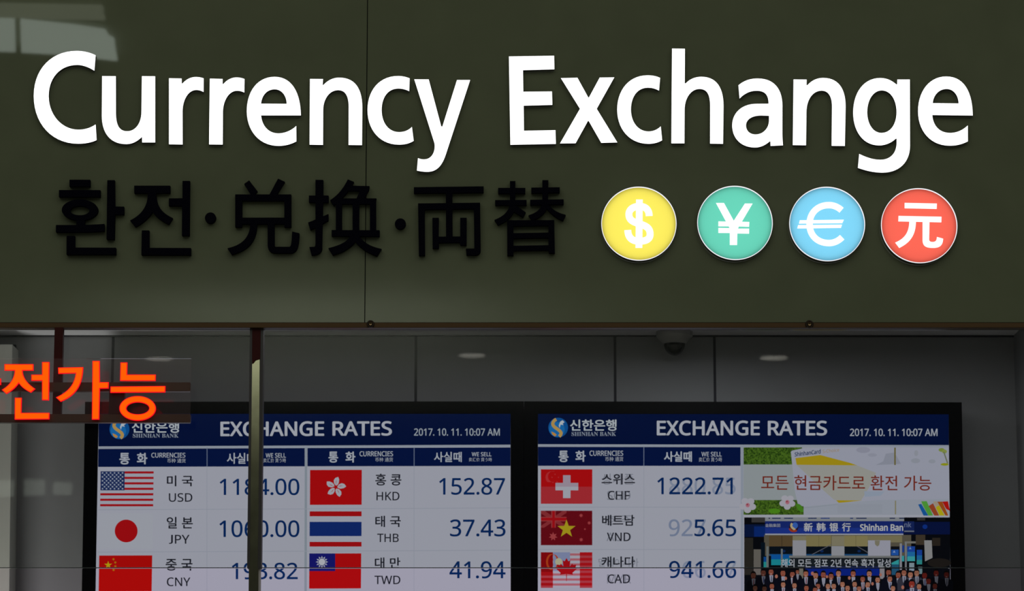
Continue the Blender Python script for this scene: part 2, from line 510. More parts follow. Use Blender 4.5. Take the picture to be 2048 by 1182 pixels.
# ------------------------------------------------------------------ unlit dark characters
A = (100, 340, 6.567); B = (400, 340, 6.568); C_ = (600, 340, 6.565); D = (810, 340, 6.024)
def S(v, *paths):
    return [parse(p, *v) for p in paths]
HWAN = S(A, 'M255 127L527 127L527 215L255 215Z', 'M117 263L660 263L660 352L117 352Z', 'M345 630L455 630L455 740L345 740Z',
         'M77 722C300 722 500 722 712 708L712 800C560 815 400 815 77 815Z',
         'M752 133L849 133L852 480L971 480L971 583L852 583L845 910L742 908Z',
         'M218 865L325 865L325 1018L865 1020L865 1110L216 1110Z') + [[ell(392, 524, 238, 137, *A), ell(391, 532, 126, 61, *A)]]
DARK = [
 ('환', HWAN, 'unlit black sign character below the capital C, with a small ring in it'),
 ('전', S(A, 'M1105 205L1577 205L1577 300L1392 303C1395 480 1480 570 1612 630L1560 713C1470 675 1400 620 1345 550C1290 630 1215 700 1118 747L1050 662C1200 590 1285 480 1285 303L1105 303Z',
           'M1740 143L1837 143L1830 860L1732 860L1735 470L1560 468L1560 372L1740 370Z',
           'M1205 793L1302 793L1302 1022L1850 1024L1850 1115L1200 1115Z'), 'unlit black sign character below the two lit r letters'),
 ('兑', S(B, 'M580 182L645 135L753 275L712 330L672 330Z', 'M1025 113L1113 153L1000 335L905 335Z',
           'M462 320L1197 320L1197 748L1108 748L1108 708L549 708L549 748L462 748Z M552 403L1108 403L1108 625L552 625Z',
           'M660 690L750 690C750 930 640 1050 415 1110L360 1027C560 985 660 880 660 690Z',
           'M888 690L978 690L978 985C980 1000 985 1008 1000 1008L1170 1008C1200 1008 1203 950 1210 808L1305 830C1300 1010 1275 1090 1180 1090L1000 1090C920 1090 888 1050 888 980Z'),
  'unlit black sign character below the first lit e, with a box and two legs'),
 ('换', S(C_, 'M203 128L305 130C305 500 290 800 290 1020C290 1080 240 1115 150 1115L122 1010L190 1008C200 1000 203 980 203 960Z',
           'M117 335L375 335L375 423L117 423Z', 'M105 690L203 650L290 612L372 578L372 660L290 705L200 755L133 785Z',
           'M628 122L708 155C650 260 560 380 440 465L395 395C500 330 570 240 628 122Z',
           'M640 205L912 210L905 260L860 340L840 385L735 385L790 270L600 270Z',
           'M440 372L1003 372L998 400L998 445L440 445Z', 'M470 420L550 420L550 800L470 800Z', 'M918 420L998 420L998 800L918 800Z',
           'M415 788L1045 790L1045 870L415 866Z', 'M690 400L778 400L775 860L690 860Z',
           'M680 830L772 830C745 960 620 1070 428 1115L372 1025C540 985 645 930 680 830Z',
           'M705 850L772 860C850 970 950 1010 1070 1035L1012 1128C880 1085 770 1010 705 910Z'),
  'unlit black sign character crossing the panel seam'),
 ('両', S(D, 'M107 207L947 196L947 270L107 278Z', 'M492 260L570 260L573 870L495 870Z',
           'M157 402L904 393L912 960C912 1010 880 1025 830 1025L740 1022L733 947L835 945L830 466L237 475L241 1028L167 1028Z',
           'M330 575L408 575L405 802L665 800L665 575L743 575L742 903L668 903L660 870L408 875L408 942L333 942Z'),
  'unlit black sign character with a wide top bar, below the lit y'),
 ('替', S(D, 'M1265 133L1330 133L1328 450L1265 450Z', 'M1122 215L1450 215L1450 280L1122 280Z', 'M1086 362L1465 360L1465 423L1086 423Z',
           'M1262 420L1335 430C1310 560 1220 625 1118 662L1078 600C1180 560 1240 510 1262 420Z', 'M1300 430L1345 430L1455 510L1425 567L1290 490Z',
           'M1655 122L1728 122L1722 440L1655 440Z', 'M1522 212L1865 207L1865 270L1522 276Z', 'M1508 358L1912 353L1912 412L1508 420Z',
           'M1655 410L1725 420C1700 520 1620 580 1530 605L1488 545C1570 520 1630 480 1655 410Z', 'M1685 415L1745 430C1790 490 1860 520 1938 540L1905 610C1800 570 1730 500 1685 430Z',
           'M1230 605L1798 603L1806 1000L1735 1000L1733 965L1307 970L1307 1028L1232 1028Z M1305 675L1730 668L1728 753L1307 760Z M1307 822L1728 815L1730 905L1307 912Z'),
  'unlit black sign character nearest the yellow coin disc'),
]
KD = 0.012
for ch, shapes, lab in DARK:
    o = obj('sign_character', solid(shapes, FY - KD, KD), M_black)
    centre(o)
    tag(o, lab, 'sign character', 'unlit black characters under the lit words')
for (cx, cy, v, lab) in ((136, 627, B, 'small black dot between two black characters, under the lit e'), (1317, 705, C_, 'small black dot between two black characters, under the lit c')):
    px, py = v[0] + cx / v[2], v[1] + cy / v[2]
    x, z = at(px, py, FY - KD)
    k = 11.0 / 923
    o = obj('sign_dot', lathe_bm([(k * .96, FY - KD), (k, FY - KD + .0008), (k, FY)], x, z), M_black)
    centre(o)
    tag(o, lab, 'sign dot', 'black dots between the characters')

# ------------------------------------------------------------------ coin discs
Q1 = (1180, 340, 5.374); Q2 = (1560, 340, 5.374)
DISCS = [
 ((1277.9, 446.8, 75.2), (252, 236, 96), 'yellow lit coin disc with a white dollar sign',
  [[parse('M495 317L567 317L562 837L489 837Z', *Q1)[0]],
   [stroke('M636 494C636 425 595 390 530 390C465 390 418 425 418 475C418 545 475 560 530 578C600 600 646 620 646 690C646 745 600 765 528 765C455 765 408 730 406 645', 74, *Q1)]]),
 ((1470.1, 445.3, 75.4), (106, 212, 186), 'teal lit coin disc with a white yen sign',
  [parse('M1354 354L1440 354L1545 545L1665 360L1748 360L1632 556L1712 558L1710 610L1600 607L1590 630L1710 630L1710 684L1583 682L1581 806L1503 806L1503 677L1380 676L1380 622L1502 624L1490 605L1380 605L1380 552L1462 554Z', *Q1)]),
 ((1654.5, 447.5, 75.7), (130, 215, 248), 'light blue lit coin disc with a white euro sign',
  [[stroke('M662 432C620 395 575 377 525 377C405 377 318 460 318 582C318 705 405 785 525 785C580 785 628 763 668 722', 68, *Q2)],
   parse('M213 540L687 534L670 571L204 576Z', *Q2), parse('M195 592L667 587L655 622L186 628Z', *Q2)]),
 ((1838.6, 450.9, 76.2), (252, 106, 88), 'red lit coin disc with a white Chinese yuan character',
  [parse('M1340 353L1686 360L1684 418L1340 411Z', *Q2), parse('M1274 493L1736 502L1734 562L1272 552Z', *Q2),
   parse('M1390 545L1461 545C1461 690 1410 775 1282 838L1238 780C1345 735 1390 665 1390 545Z', *Q2),
   parse('M1533 550L1607 550L1603 745C1603 765 1615 773 1640 773C1675 773 1685 755 1687 719L1754 738C1750 810 1720 837 1645 837C1570 837 1533 820 1533 750Z', *Q2)]),
]
DD = 0.015
DISC_W = 0.070
for i, ((cx, cy, r), colr, lab, sym) in enumerate(DISCS):
    x, z = at(cx, cy, FY - DD)
    k = r / FPX * (FW.dot(Vector((x, FY - DD, z)) - CAM))
    t = thing('coin_disc', lab, 'coin disc', (x, FY, z), 'lit coin discs on the fascia')
    rec = 0.004
    bm = lathe_bm([(k, FY), (k, FY - DD + .004), (k * .985, FY - DD + .004), (k * .985, FY - .002)], x, z, seg=96)
    obj('disc_can', bm, pbr('white_disc_can', (60, 60, 58), 0.5), t)
    bm = bmesh.new()
    prof = [(k, FY - DD + .004), (k, FY - DD), (k * .986, FY - DD), (k * .983, FY - DD + rec)]
    lathe_bm(prof, x, z, seg=96, bm=bm)
    bmesh.ops.delete(bm, geom=[f for f in bm.faces if len(f.verts) > 4], context='FACES_ONLY')
    obj('disc_rim', bm, M_white_rim, t)
    bm = lathe_bm([(k * .983, FY - DD + rec + .0004), (k * .983, FY - DD + rec)], x, z, seg=96)
    bmesh.ops.delete(bm, geom=[f for f in bm.faces if len(f.verts) > 4 and f.calc_center_median().y > FY - DD + rec + .0002], context='FACES_ONLY')
    obj('disc_face', bm, translucent('lit_disc_%d' % i, colr), t)
    obj('currency_symbol', solid(sym, FY - DD + rec - .0012, 0.0008), M_symbol, t)
    la = area('disc_lamp', (x, FY - .004, z), (x, FY - 1, z), k * 1.93, k * 1.93, DISC_W, (1, 1, 1), 'DISK')
    la.parent = t
    la.location = Vector(la.location) - Vector(t.location)

# ------------------------------------------------------------------ red lit hanging sign
RY = -0.045
R5 = (0, 640, 5.375); R6 = (180, 690, 6.954)
led = thing('hanging_lit_sign', 'clear hanging sign on dark rails with glowing orange red characters', 'lit sign', (at(190, 760, RY)[0], RY, zt0))
lz = 0.006
hw = [[[(1.3 + (p[0] - 247.9) * .77, 763 + (p[1] - 421) * .77) for p in c] for c in s] for s in HWAN]
REDS = [
 hw,
 S(R5, 'M48 475L356 475L356 541L240 541C240 620 300 690 376 738L330 778C270 750 230 720 200 675C170 720 125 760 66 792L20 750C110 700 158 620 158 541L48 541Z',
   'M452 452L528 452L523 860L452 858L452 650L337 650L337 588L452 588Z', 'M160 836L230 836L226 998L528 998L526 1064L158 1067Z'),
 S(R5, 'M625 512L892 507C885 700 815 810 650 876L602 832C740 770 800 690 815 570L627 575Z') + S(R6, 'M35 222L131 222L133 517L257 517L254 600L133 602L124 1032L27 1033Z'),
 S(R6, 'M425 243L516 243L512 412L911 412L908 496L418 495Z', 'M285 578L1045 571L1043 655L283 660Z') + [[ell(661, 879, 252, 170, *R6), ell(663, 879, 160, 85, *R6)]],
]
for sh in REDS:
    f = obj('lit_character', solid(sh, RY - lz - 0.001, 0.003, -0.0011), M_red_face, led)
    fr = obj('character_rim', solid([[c for c in s] for s in sh], RY - lz, lz, 0.0003), M_red_rim, f)
    fr.location = (0, 0, 0)
obj('clear_panel', pbox(-260, 717, 381.5, 845.5, RY, 0.003), M_acryl, led)
obj('rail', pbox(-260, 764.5, 380.5, 782.5, RY + 0.0035, 0.018, bevel=0.001), M_rail, led)
obj('rail', pbox(-260, 828, 380.5, 845, RY + 0.0035, 0.018, bevel=0.001), M_rail, led)
obj('hanger', pbox(107, 654.6, 124, 829, RY + 0.022, 0.018), M_oxide, led)
obj('hanger', pbox(-217, 654.6, -200, 829, RY + 0.022, 0.018), M_oxide, led)
obj('power_box', pbox(218, 782.5, 248, 828.5, RY + 0.0035, 0.02), M_oxide, led)
obj('wire', pbox(38.5, 783, 41.5, 796, RY + 0.0035, 0.003), M_gasket, led)

# ------------------------------------------------------------------ the room behind the glass
WY = 1.20
zc = at(1000, 671, WY)[1]
xl = at(26, 900, WY)[0]
xr = at(2031, 800, WY)[0]
struct('wall_back', box_bm(-2.2, 2.2, WY, WY + .1, 0, zc + .02), M_wall)
struct('ceiling', box_bm(-2.2, 2.2, .06, WY, zc, zc + .05), M_ceil)
struct('wall_right', box_bm(xr, xr + .1, .75, WY, 0, zc), M_wall)
lp = prism_bm([(-220, 689), (24.5, 689), (15.5, 1400), (-240, 1400)], WY - .10, .098)
struct('wall_left', lp, pbr('pale_partition', (186, 188, 180), 0.6))
struct('trim_2', prism_bm([(-100, 669.5), (1000, 668.5), (2030, 671), (2030, 674), (1000, 672.5), (-100, 673.5)], WY - .006, .006), M_gap_shade)
for n, px in enumerate((218, 830, 1232, 1433)):
    struct('trim_%d' % (3 + n), pbox(px - 2.6, 672.5, px + 2.6, 1400, WY - .001, .002), M_gap_shade)
struct('trim_7', prism_bm([(26, 689), (31, 689), (23, 1400), (16, 1400)], WY - .012, .012), M_gap_shade)  # dark strip painted in for the soft shade beside the partition
struct('floor', box_bm(-6, 6, -30, WY, -.1, 0), pbr('pale_hall_floor', (150, 148, 140), 0.3))

# dome camera on the ceiling
cy_ = WY - 0.06
hx = at(1349, 690, cy_)[0]
pm = 1 / 795.0
t = thing('security_camera', 'small dark domed camera hanging from the ceiling above the boards', 'security camera', (hx, cy_, zc))
obj('camera_housing', lathe_bm([(37 * pm, zc), (37 * pm, zc - 9 * pm), (34 * pm, zc - 13 * pm), (27 * pm, zc - 20 * pm), (23.5 * pm, zc - 25 * pm)], hx, cy_, 'Z'), M_housing, t)
obj('camera_dome', lathe_bm([(21.5 * pm * math.cos(a), zc - 25 * pm - 24 * pm * math.sin(a)) for a in [k * math.pi / 2 / 9 for k in range(9)]] + [(1 * pm, zc - 49 * pm)], hx, cy_, 'Z'), M_dome, t)

# ------------------------------------------------------------------ the two exchange-rate displays
TY = 1.05
class Sheet:
    """flat coloured areas of a lit screen, drawn in order, ONE mesh per part"""
    def __init__(s, y):
        s.y0 = y; s.n = 0; s.items = []
    def _y(s):
        s.n += 1
        return s.y0 - s.n * 2.5e-5
    def poly(s, pts, rgb):
        s.items.append(([pts], rgb, None)); return s
    def shape(s, cs, rgb):
        s.items.append((cs, rgb, None)); return s
    def rect(s, x0, y0, x1, y1, rgb):
        return s.poly([(x0, y0), (x1, y0), (x1, y1), (x0, y1)], rgb)
    def disc(s, cx, cy, rx, ry, rgb, n=24):
        return s.poly(ell(cx, cy, rx, ry, n=n), rgb)
    def star(s, cx, cy, r, rgb, n=5, inner=.382, rot=0):
        return s.poly([(cx + (r if k % 2 == 0 else r * inner) * math.sin(rot + k * math.pi / n), cy - (r if k % 2 == 0 else r * inner) * math.cos(rot + k * math.pi / n)) for k in range(2 * n)], rgb)
    def text(s, body, x0, y0, x1, y1, rgb, bold=0.0, rot=0.0, serif=False):
        s.items.append((body, rgb, (x0, y0, x1, y1, bold, rot))); return s
    def build(s, name, parent):
        bm = bmesh.new()
        mats = []
        for cs, rgb, tx in s.items:
            y = s._y()
            m = rgb if isinstance(rgb, bpy.types.Material) else px_mat(rgb)
            if m not in mats: mats.append(m)
            mi = mats.index(m)
            if tx is None:
                if len(cs) == 1:
                    vs = [bm.verts.new((at(p[0], p[1], TY)[0], y, at(p[0], p[1], TY)[1])) for p in cs[0]]
                    if len(vs) <= 4:
                        r = [bm.faces.new(vs)]
                    else:
                        r = [bm.faces.new([vs[q] for q in tri]) for tri in tessellate_polygon([[Vector((v.co.x, v.co.z, 0)) for v in vs]])]
                    for f in r: f.material_index = mi
                else:
                    me = extrude_shape(cs, y, 0.0, 0.0, TY)
                    for p in me.polygons: p.material_index = mi
                    bm.from_mesh(me); bpy.data.meshes.remove(me)
            else:
                x0, y0, x1, y1, bold, rot = tx
                me = text_mesh(cs, bold)
                xs = [v.co.x for v in me.vertices]; ys = [v.co.y for v in me.vertices]
                a0, a1, b0, b1 = min(xs), max(xs), min(ys), max(ys)
                for v in me.vertices:
                    u = x0 + (v.co.x - a0) / (a1 - a0) * (x1 - x0)
                    w = y1 - (v.co.y - b0) / (b1 - b0) * (y1 - y0)
                    w += (u - (x0 + x1) / 2) * rot
                    X, Z = at(u, w, TY)
                    v.co = (X, y, Z)
                for p in me.polygons: p.material_index = mi
                bm.from_mesh(me); bpy.data.meshes.remove(me)
        return obj(name, bm, mats, parent)

def sans(body, heavy):
    out = ''
    for ch in body:
        if ch in '0123456789':
            out += chr((0x1D7EC if heavy else 0x1D7E2) + ord(ch) - 48)
        elif 'A' <= ch <= 'Z' and ch != 'J':
            out += chr((0x1D5D4 if heavy else 0x1D5A0) + ord(ch) - 65)
        elif 'a' <= ch <= 'z':
            out += chr((0x1D5EE if heavy else 0x1D5BA) + ord(ch) - 97)
        else:
            out += ch
    return out
def text_mesh(body, bold):
    cu = bpy.data.curves.new('glyphs', 'FONT')
    cu.body = ''.join(chr(0x1D400 + ord(c) - 65) if c != ' ' else c for c in body) if body == 'SHINHAN BANK' else sans(body, bold > .05)
    cu.resolution_u = 5
    o = bpy.data.objects.new('glyphs', cu)
    COL.objects.link(o)
    dg = bpy.context.evaluated_depsgraph_get()
    me = bpy.data.meshes.new_from_object(o.evaluated_get(dg))
    bpy.data.objects.remove(o)
    bpy.data.curves.remove(cu)
    me.materials.clear()
    if 0 < bold < .05:             # a heavier weight: the same glyphs set again a hair to each side
        bm = bmesh.new()
        for dx, dy in ((-1, 0), (1, 0), (0, -.8), (0, .8), (-.7, -.56), (.7, .56), (-.7, .56), (.7, -.56)):
            k = len(bm.verts)
            bm.from_mesh(me)
            bm.verts.ensure_lookup_table()
            for v in bm.verts[k:]:
                v.co.x += dx * bold; v.co.y += dy * bold
        bm.to_mesh(me)
        bm.free()
    return me

NAVY = (5, 20, 62); NAVY2 = (6, 23, 70); WHT = (180, 182, 196); LINE = (160, 168, 182); FAINT = (164, 169, 184)
TXT = (186, 190, 202); INK = (32, 34, 44); FIG = (8, 44, 100); GHOST = (146, 156, 180); GINK = (140, 144, 158)
Y1 = TY - 0.0006
def layer(k):
    return Sheet(Y1 - k * 0.0009)

def display(label, corners, screen):
    xs = [at(p[0], p[1], TY) for p in corners]
    cx = sum(p[0] for p in xs) / 4
    t = thing('rate_display', label, 'display', (cx, WY, min(p[1] for p in xs)), 'exchange rate displays on the back wall')
    outer = corners
    obj('display_case', prism_bm([(p[0], p[1]) for p in outer], TY + .012, WY - TY - .014), M_bezel, t)
    fr = merged([extrude_shape([outer, screen], TY - .004, .016, 0.0, TY)])
    obj('bezel', fr, M_bezel, t)
    s = Sheet(TY); s.poly(screen, WHT); s.build('screen', t)
    return t

B1 = [(170.5, 804), (1047.6, 803), (1047.6, 1420), (160.0, 1420)]
S1 = [(197.5, 828), (1021, 828), (1021.5, 1400), (187.5, 1400)]
B2 = [(1048.2, 803), (1923, 805), (1935.5, 1420), (1048.2, 1420)]
S2 = [(1076, 828), (1897, 829), (1903.5, 1400), (1075.5, 1400)]
d1 = display('black rate display behind the steel upright, with only flags and rates', B1, S1)
d2 = display('black rate display below the domed camera, with an advert and a group photo', B2, S2)

# ---- left display
s = layer(1)
s.poly([(197.5, 828), (1021, 828), (1021, 890), (197, 893)], NAVY)
s.poly([(196.8, 898), (609.5, 896.3), (609.5, 932.8), (196.3, 934)], NAVY2)
s.poly([(615, 896.2), (1021, 895), (1021, 932), (615, 932.7)], NAVY2)
s.build('header_bar', d1)
s = layer(2)
s.poly([(197, 893), (1021, 889.6), (1021, 894.6), (197, 897.6)], LINE)
for x in (414.3, 828.3):
    s.rect(x - .8, 896, x + .8, 933, (110, 122, 150)); s.rect(x - .7, 934, x + .3, 1400, FAINT)
s.poly([(609.8, 896), (614.6, 896), (613, 1400), (608, 1400)], (150, 160, 172))
for yl, yr in ((1020, 1016), (1104.5, 1100.6), (1188, 1185)):
    s.poly([(196, yl - .6), (1021, yr - .6), (1021, yr + .6), (196, yl + .6)], FAINT)
s.build('grid_lines', d1)
layer(3).text('EXCHANGE', 441, 843, 648.5, 872.8, TXT, .026, -.003).build('title_word', d1)
layer(3).text('RATES', 665, 842.6, 784, 872, TXT, .026, -.003).build('title_word', d1)
layer(3).text('2017. 10. 11. 10:07 AM', 828, 857, 999.7, 871.8, (165, 174, 186), .02).build('date_text', d1)

def logo(t, cx, cy, r, kx0, ky0, kx1, ky1, ex0, ey0, ex1, ey1):
    s = layer(3)
    s.disc(cx, cy, r, r, (18, 88, 160), 40)
    s.disc(cx - r * .12, cy + r * .18, r * .78, r * .74, (30, 116, 188), 32)
    sw = lambda p, w, c: s.poly(stroke(p, w, cx, cy, 20.0 / r), c)
    sw('M-4 -17C-14 -11 -13 -4 -3 2C6 8 9 12 2 18', 6.5, (196, 160, 92))
    s.poly(parse('M-14 8L-7 11L-3 15L-7 18L-12 14Z', cx, cy, 20.0 / r)[0], (206, 150, 70))
    s.poly(parse('M1 -4L4 -12L9 -15L13 -11L9 -8L11 -5L5 -6L3 1Z', cx, cy, 20.0 / r)[0], (196, 206, 214))
    o = s.build('bank_emblem', t)
    layer(3).text('신한은행', kx0, ky0, kx1, ky1, (190, 198, 206), .022).build('bank_name', t)
    layer(3).text('SHINHAN BANK', ex0, ey0, ex1, ey1, (150, 160, 176), .0).build('bank_name', t)
logo(d1, 239.2, 858.8, 19.9, 264, 843, 358.5, 866, 266, 867.5, 357.4, 875.6)
logo(d2, 1116.3, 855.5, 19.7, 1140, 839.3, 1233, 862, 1143, 864, 1232, 872.3)

def heads(t, pieces):
    s = layer(3)
    for body, x0, y0, x1, y1, bold in pieces:
        s.text(body, x0, y0, x1, y1, (180, 186, 198), bold)
    s.build('column_heading', t)
heads(d1, [('통', 239, 906, 260, 929.3, .03), ('화', 274, 906, 295, 929, .03), ('CURRENCIES', 303, 905.8, 371, 915.6, .02), ('币种 通货', 335, 917.3, 371.5, 926, 0.0)])
heads(d1, [('사실때', 454, 906, 511, 928, .02), ('WE SELL', 531.5, 906.5, 572, 915.6, .02), ('卖汇价 買う時', 527, 917, 572, 925.4, 0.0)])
heads(d1, [('통', 657, 903.4, 676.5, 925.6, .03), ('화', 691, 903.4, 711, 925.4, .03), ('CURRENCIES', 719.3, 902.8, 786.2, 913, .02), ('币种 通货', 750.7, 915.2, 786, 923.8, 0.0)])
heads(d1, [('사실때', 868, 904, 923.6, 924.5, .02), ('WE SELL', 943.5, 904.6, 983, 913, .02), ('卖汇价 買う時', 937.7, 915.6, 983.8, 923.4, 0.0)])
heads(d2, [('통', 1117, 901.6, 1137, 924.6, .03), ('화', 1150.7, 901.6, 1171.4, 924, .03), ('CURRENCIES', 1179, 901.6, 1246.4, 912, .02), ('币种 通货', 1210.5, 913.8, 1246.4, 922.9, 0.0)])
heads(d2, [('사실때', 1327.7, 903, 1383.7, 924, .03), ('WE SELL', 1402.7, 904, 1443.3, 913.3, .02), ('卖汇价 買う時', 1397.4, 915, 1443.7, 923.8, 0.0)])

def row(t, nat, nb, code, cb, fig, fb, ghosts=()):
    s = layer(3)
    for g in ghosts:
        tag(layer(2.8).text(g[0], *g[1], g[2] if len(g) > 2 else GHOST, .008).build('fading_figure', t), 'pale blue figure fading out behind the dark one')
    s.text(fig, *fb, FIG, .010)
    s.build('rate_figure', t)
    s = layer(3)
    s.text(nat, *nb, INK, .018)
    s.build('currency_name', t)
    s = layer(3)
    if code == 'JPY':
        s.text('J', 338, 1070, 346, 1088, INK, .002).text('PY', 350, 1070, 379.3, 1087.6, INK, .010)
    else:
        s.text(code, *cb, INK, .010)
    s.build('currency_name', t)
row(d1, '미 국', (334, 951, 386.4, 973), 'USD', (338, 986.5, 385, 1004), '1184.00', (439.6, 957.4, 599, 990.7))
row(d1, '일 본', (333.7, 1034, 386, 1057.3), 'JPY', (338, 1070, 379.3, 1088), '1060.00', (439, 1040.8, 599, 1074.7))
row(d1, '중 국', (331.6, 1118, 385.3, 1141.5), 'CNY', (334, 1155, 381, 1172.6), '193.82', (463.8, 1125.5, 595.7, 1159))
row(d1, '홍 콩', (750.7, 947.7, 803, 971.3), 'HKD', (753, 984, 799, 1001), '152.87', (878.3, 956, 1010, 990))
row(d1, '태 국', (750.7, 1031.7, 801.7, 1054.4), 'THB', (754.6, 1067.6, 797.5, 1084.4), '37.43', (900, 1039, 1011, 1073.3))
row(d1, '대 만', (749.7, 1115, 800.8, 1137.4), 'TWD', (749, 1151.6, 800.8, 1168.5), '41.94', (899, 1122.6, 1011, 1157.2))
row(d2, '스위스', (1203, 947.5, 1270, 969.5), 'CHF', (1215.5, 982, 1259.7, 1000), '1222.71', (1314.5, 955, 1465.3, 989.3), [('880.85', (1338, 955, 1471, 989.3))])
row(d2, '베트남', (1204, 1030, 1269, 1052), 'VND', (1213.8, 1065.5, 1260.7, 1082.5), '5.65', (1388.5, 1038.8, 1472.3, 1073), [('927.65', (1337.3, 1038.8, 1472.3, 1073), (132, 144, 172))])
row(d2, '캐나다', (1203, 1113, 1270, 1135), 'CAD', (1215, 1149, 1260, 1167), '941.66', (1338, 1122, 1472.3, 1156.5), [('966.67', (1338, 1122, 1472.3, 1156.5))])
for body, bx in (('싱가폴', (1203, 947.5, 1268, 969.5)), ('SGD', (1214, 982, 1261, 1000)), ('호 주', (1210, 1030, 1264, 1052)), ('AUD', (1213, 1065.5, 1262, 1082.5)),
                 ('말레이시아', (1197, 1117, 1277, 1134)), ('MYR', (1214, 1149, 1262, 1167))):
    tag(layer(2.6).text(body, *bx, GINK, .004).build('fading_name', d2), 'pale grey name fading out behind the dark one')

RED = (178, 16, 22)
# flags, left display
s = layer(3)
for k in range(13):
    if k % 2 == 0:
        s.poly([(201.6 - k * .08, 943 + k * 5.46), (307.7 - k * .08, 943 + k * 5.46), (307.6 - k * .08, 947.4 + k * 5.46), (201.5 - k * .08, 947.4 + k * 5.46)], (176, 24, 34))
s.poly([(201.7, 943), (249.7, 943), (249.4, 981), (201.3, 981)], (30, 48, 98))
for r in range(9):
    for c in range(6 if r % 2 == 0 else 5):
        s.star(205.5 + c * 8 + (0 if r % 2 == 0 else 4), 946.2 + r * 3.95, 2.3, (168, 176, 196), 5, .5)
tag(s.build('currency_flag', d1), 'red and white striped flag with a starred blue corner')
s = layer(3).rect(200.2, 1027, 306, 1097, (181, 184, 196)).disc(252.7, 1062.2, 22.8, 22.7, RED, 40)
tag(s.build('currency_flag', d1), 'white flag with a red ball')
s = layer(3).poly([(198.8, 1111.3), (304.8, 1111), (303.6, 1182.6), (197.6, 1183)], (190, 14, 12))
s.star(216.7, 1130.3, 8.2, (205, 176, 20))
for x, y in ((175, 885), (192, 915), (193, 951), (176, 985)):
    s.star(190 + x / 4.69, 930 + y / 4.69, 3.0, (190, 130, 20), 5, .45, .4)
tag(s.build('currency_flag', d1), 'red flag with five yellow stars')
s = layer(3).poly([(620.3, 940.3), (723.8, 940), (723.5, 1009.7), (620, 1010)], (186, 14, 18))
for k in range(5):
    a = -math.pi / 2 + .18 + k * 2 * math.pi / 5
    def P(u, v):
        return (671.5 + u * math.cos(a) - v * math.sin(a), 974.5 + u * math.sin(a) + v * math.cos(a))
    pts = [P(3, 0), P(7, -4.6), P(13, -6.2), P(18, -4), P(21, 1.5), P(16, 4.2), P(10, 4.6), P(5, 3)]
    s.poly(pts, (184, 186, 196))
    s.poly([P(5, 0), P(10, -1.6), P(15, -.8), P(10, -.4)], (186, 40, 44))
tag(s.build('currency_flag', d1), 'red flag with a white five-petalled flower')
s = layer(3).rect(619.6, 1023, 723.3, 1093.4, WHT).rect(619.6, 1023, 723.3, 1032.8, (176, 18, 24)).rect(619.4, 1044, 723.2, 1072.4, (20, 46, 118)).rect(619.4, 1084, 723.2, 1093.4, (176, 18, 24))
tag(s.build('currency_flag', d1), 'flag of red, white and blue bands')
s = layer(3).poly([(618.9, 1107.2), (722.6, 1107), (722, 1177), (618.4, 1177.4)], (190, 14, 18)).rect(618.8, 1107.1, 670.6, 1142.4, (26, 28, 118))
s.star(644, 1124.2, 12.4, (190, 194, 206), 12, .62).disc(644, 1124.2, 7.9, 7.9, (26, 28, 118)).disc(644, 1124.2, 6.7, 6.7, (200, 203, 212))
tag(s.build('currency_flag', d1), 'red flag with a white sun in its blue corner')
# flags, right display
s = layer(3).rect(1081.8, 939, 1184.5, 973.7, (190, 16, 20)).rect(1081.7, 973.7, 1184.4, 1007.8, (184, 50, 58))
s.shape([ell(1102, 955, 11, 12), ell(1106, 953.5, 10, 11)], (196, 52, 56))
for x, y in ((1110, 949), (1117, 955), (1114, 964), (1106, 965), (1104, 955)):
    s.star(x, y, 1.8, (196, 60, 64))
s.rect(1126, 950.7, 1141, 966.2, (176, 160, 176)).rect(1110.8, 966, 1156.5, 973.7, (176, 160, 176)).rect(1110.8, 973.7, 1156.5, 981, (184, 186, 198)).rect(1126, 981, 1141, 996.6, (184, 186, 198))
tag(s.build('currency_flag', d2), 'red flag with a white cross, a crescent flag fading over it')
s = layer(3).rect(1081.7, 1021.7, 1184.4, 1090.6, (112, 14, 26))
s.poly([(1081.7, 1021.7), (1089, 1021.7), (1133, 1052), (1133, 1055.7), (1126, 1055.7), (1081.7, 1027)], (150, 52, 58)).poly([(1133, 1021.7), (1126, 1021.7), (1081.7, 1052), (1081.7, 1055.7), (1088, 1055.7), (1133, 1026)], (150, 52, 58))
s.rect(1102.5, 1021.7, 1111.5, 1055.7, (168, 62, 66)).rect(1081.7, 1034, 1133, 1043, (168, 62, 66)).rect(1104.5, 1021.7, 1109.6, 1055.7, (176, 18, 28)).rect(1081.7, 1035.8, 1133, 1041.2, (176, 18, 28))
for x, y, r in ((170, 672, 9), (432, 475, 4.4), (508, 545, 4), (468, 603, 2.3), (433, 702, 4.4)):
    s.star(1070 + x / 4.692, 930 + y / 4.692, r, (176, 70, 74), 7, .5)
s.star(1132.9, 1058.2, 19, (186, 168, 34), 5, .4)
tag(s.build('currency_flag', d2), 'dark red flag with a yellow star, a starred flag fading behind it')
s = layer(3).rect(1081.7, 1104.8, 1184.5, 1174.7, (186, 184, 198))
for k in range(7):
    s.rect(1081.7, 1107 + k * 10, 1184.5, 1111.5 + k * 10, (190, 110, 122))
s.rect(1106.5, 1104.8, 1140, 1142, (142, 152, 190))
s.rect(1081.7, 1104.8, 1105.8, 1174.7, (176, 20, 26)).rect(1159.6, 1104.8, 1184.5, 1174.7, (186, 22, 30))
s.rect(1081.7, 1104.8, 1105.8, 1144, (146, 12, 18))
for k in range(7):
    s.rect(1159.6, 1111.5 + k * 10, 1184.5, 1116 + k * 10, (186, 66, 76))
for k in range(3):
    s.rect(1081.7, 1151.5 + k * 10, 1105.8, 1156 + k * 10, (186, 66, 76))
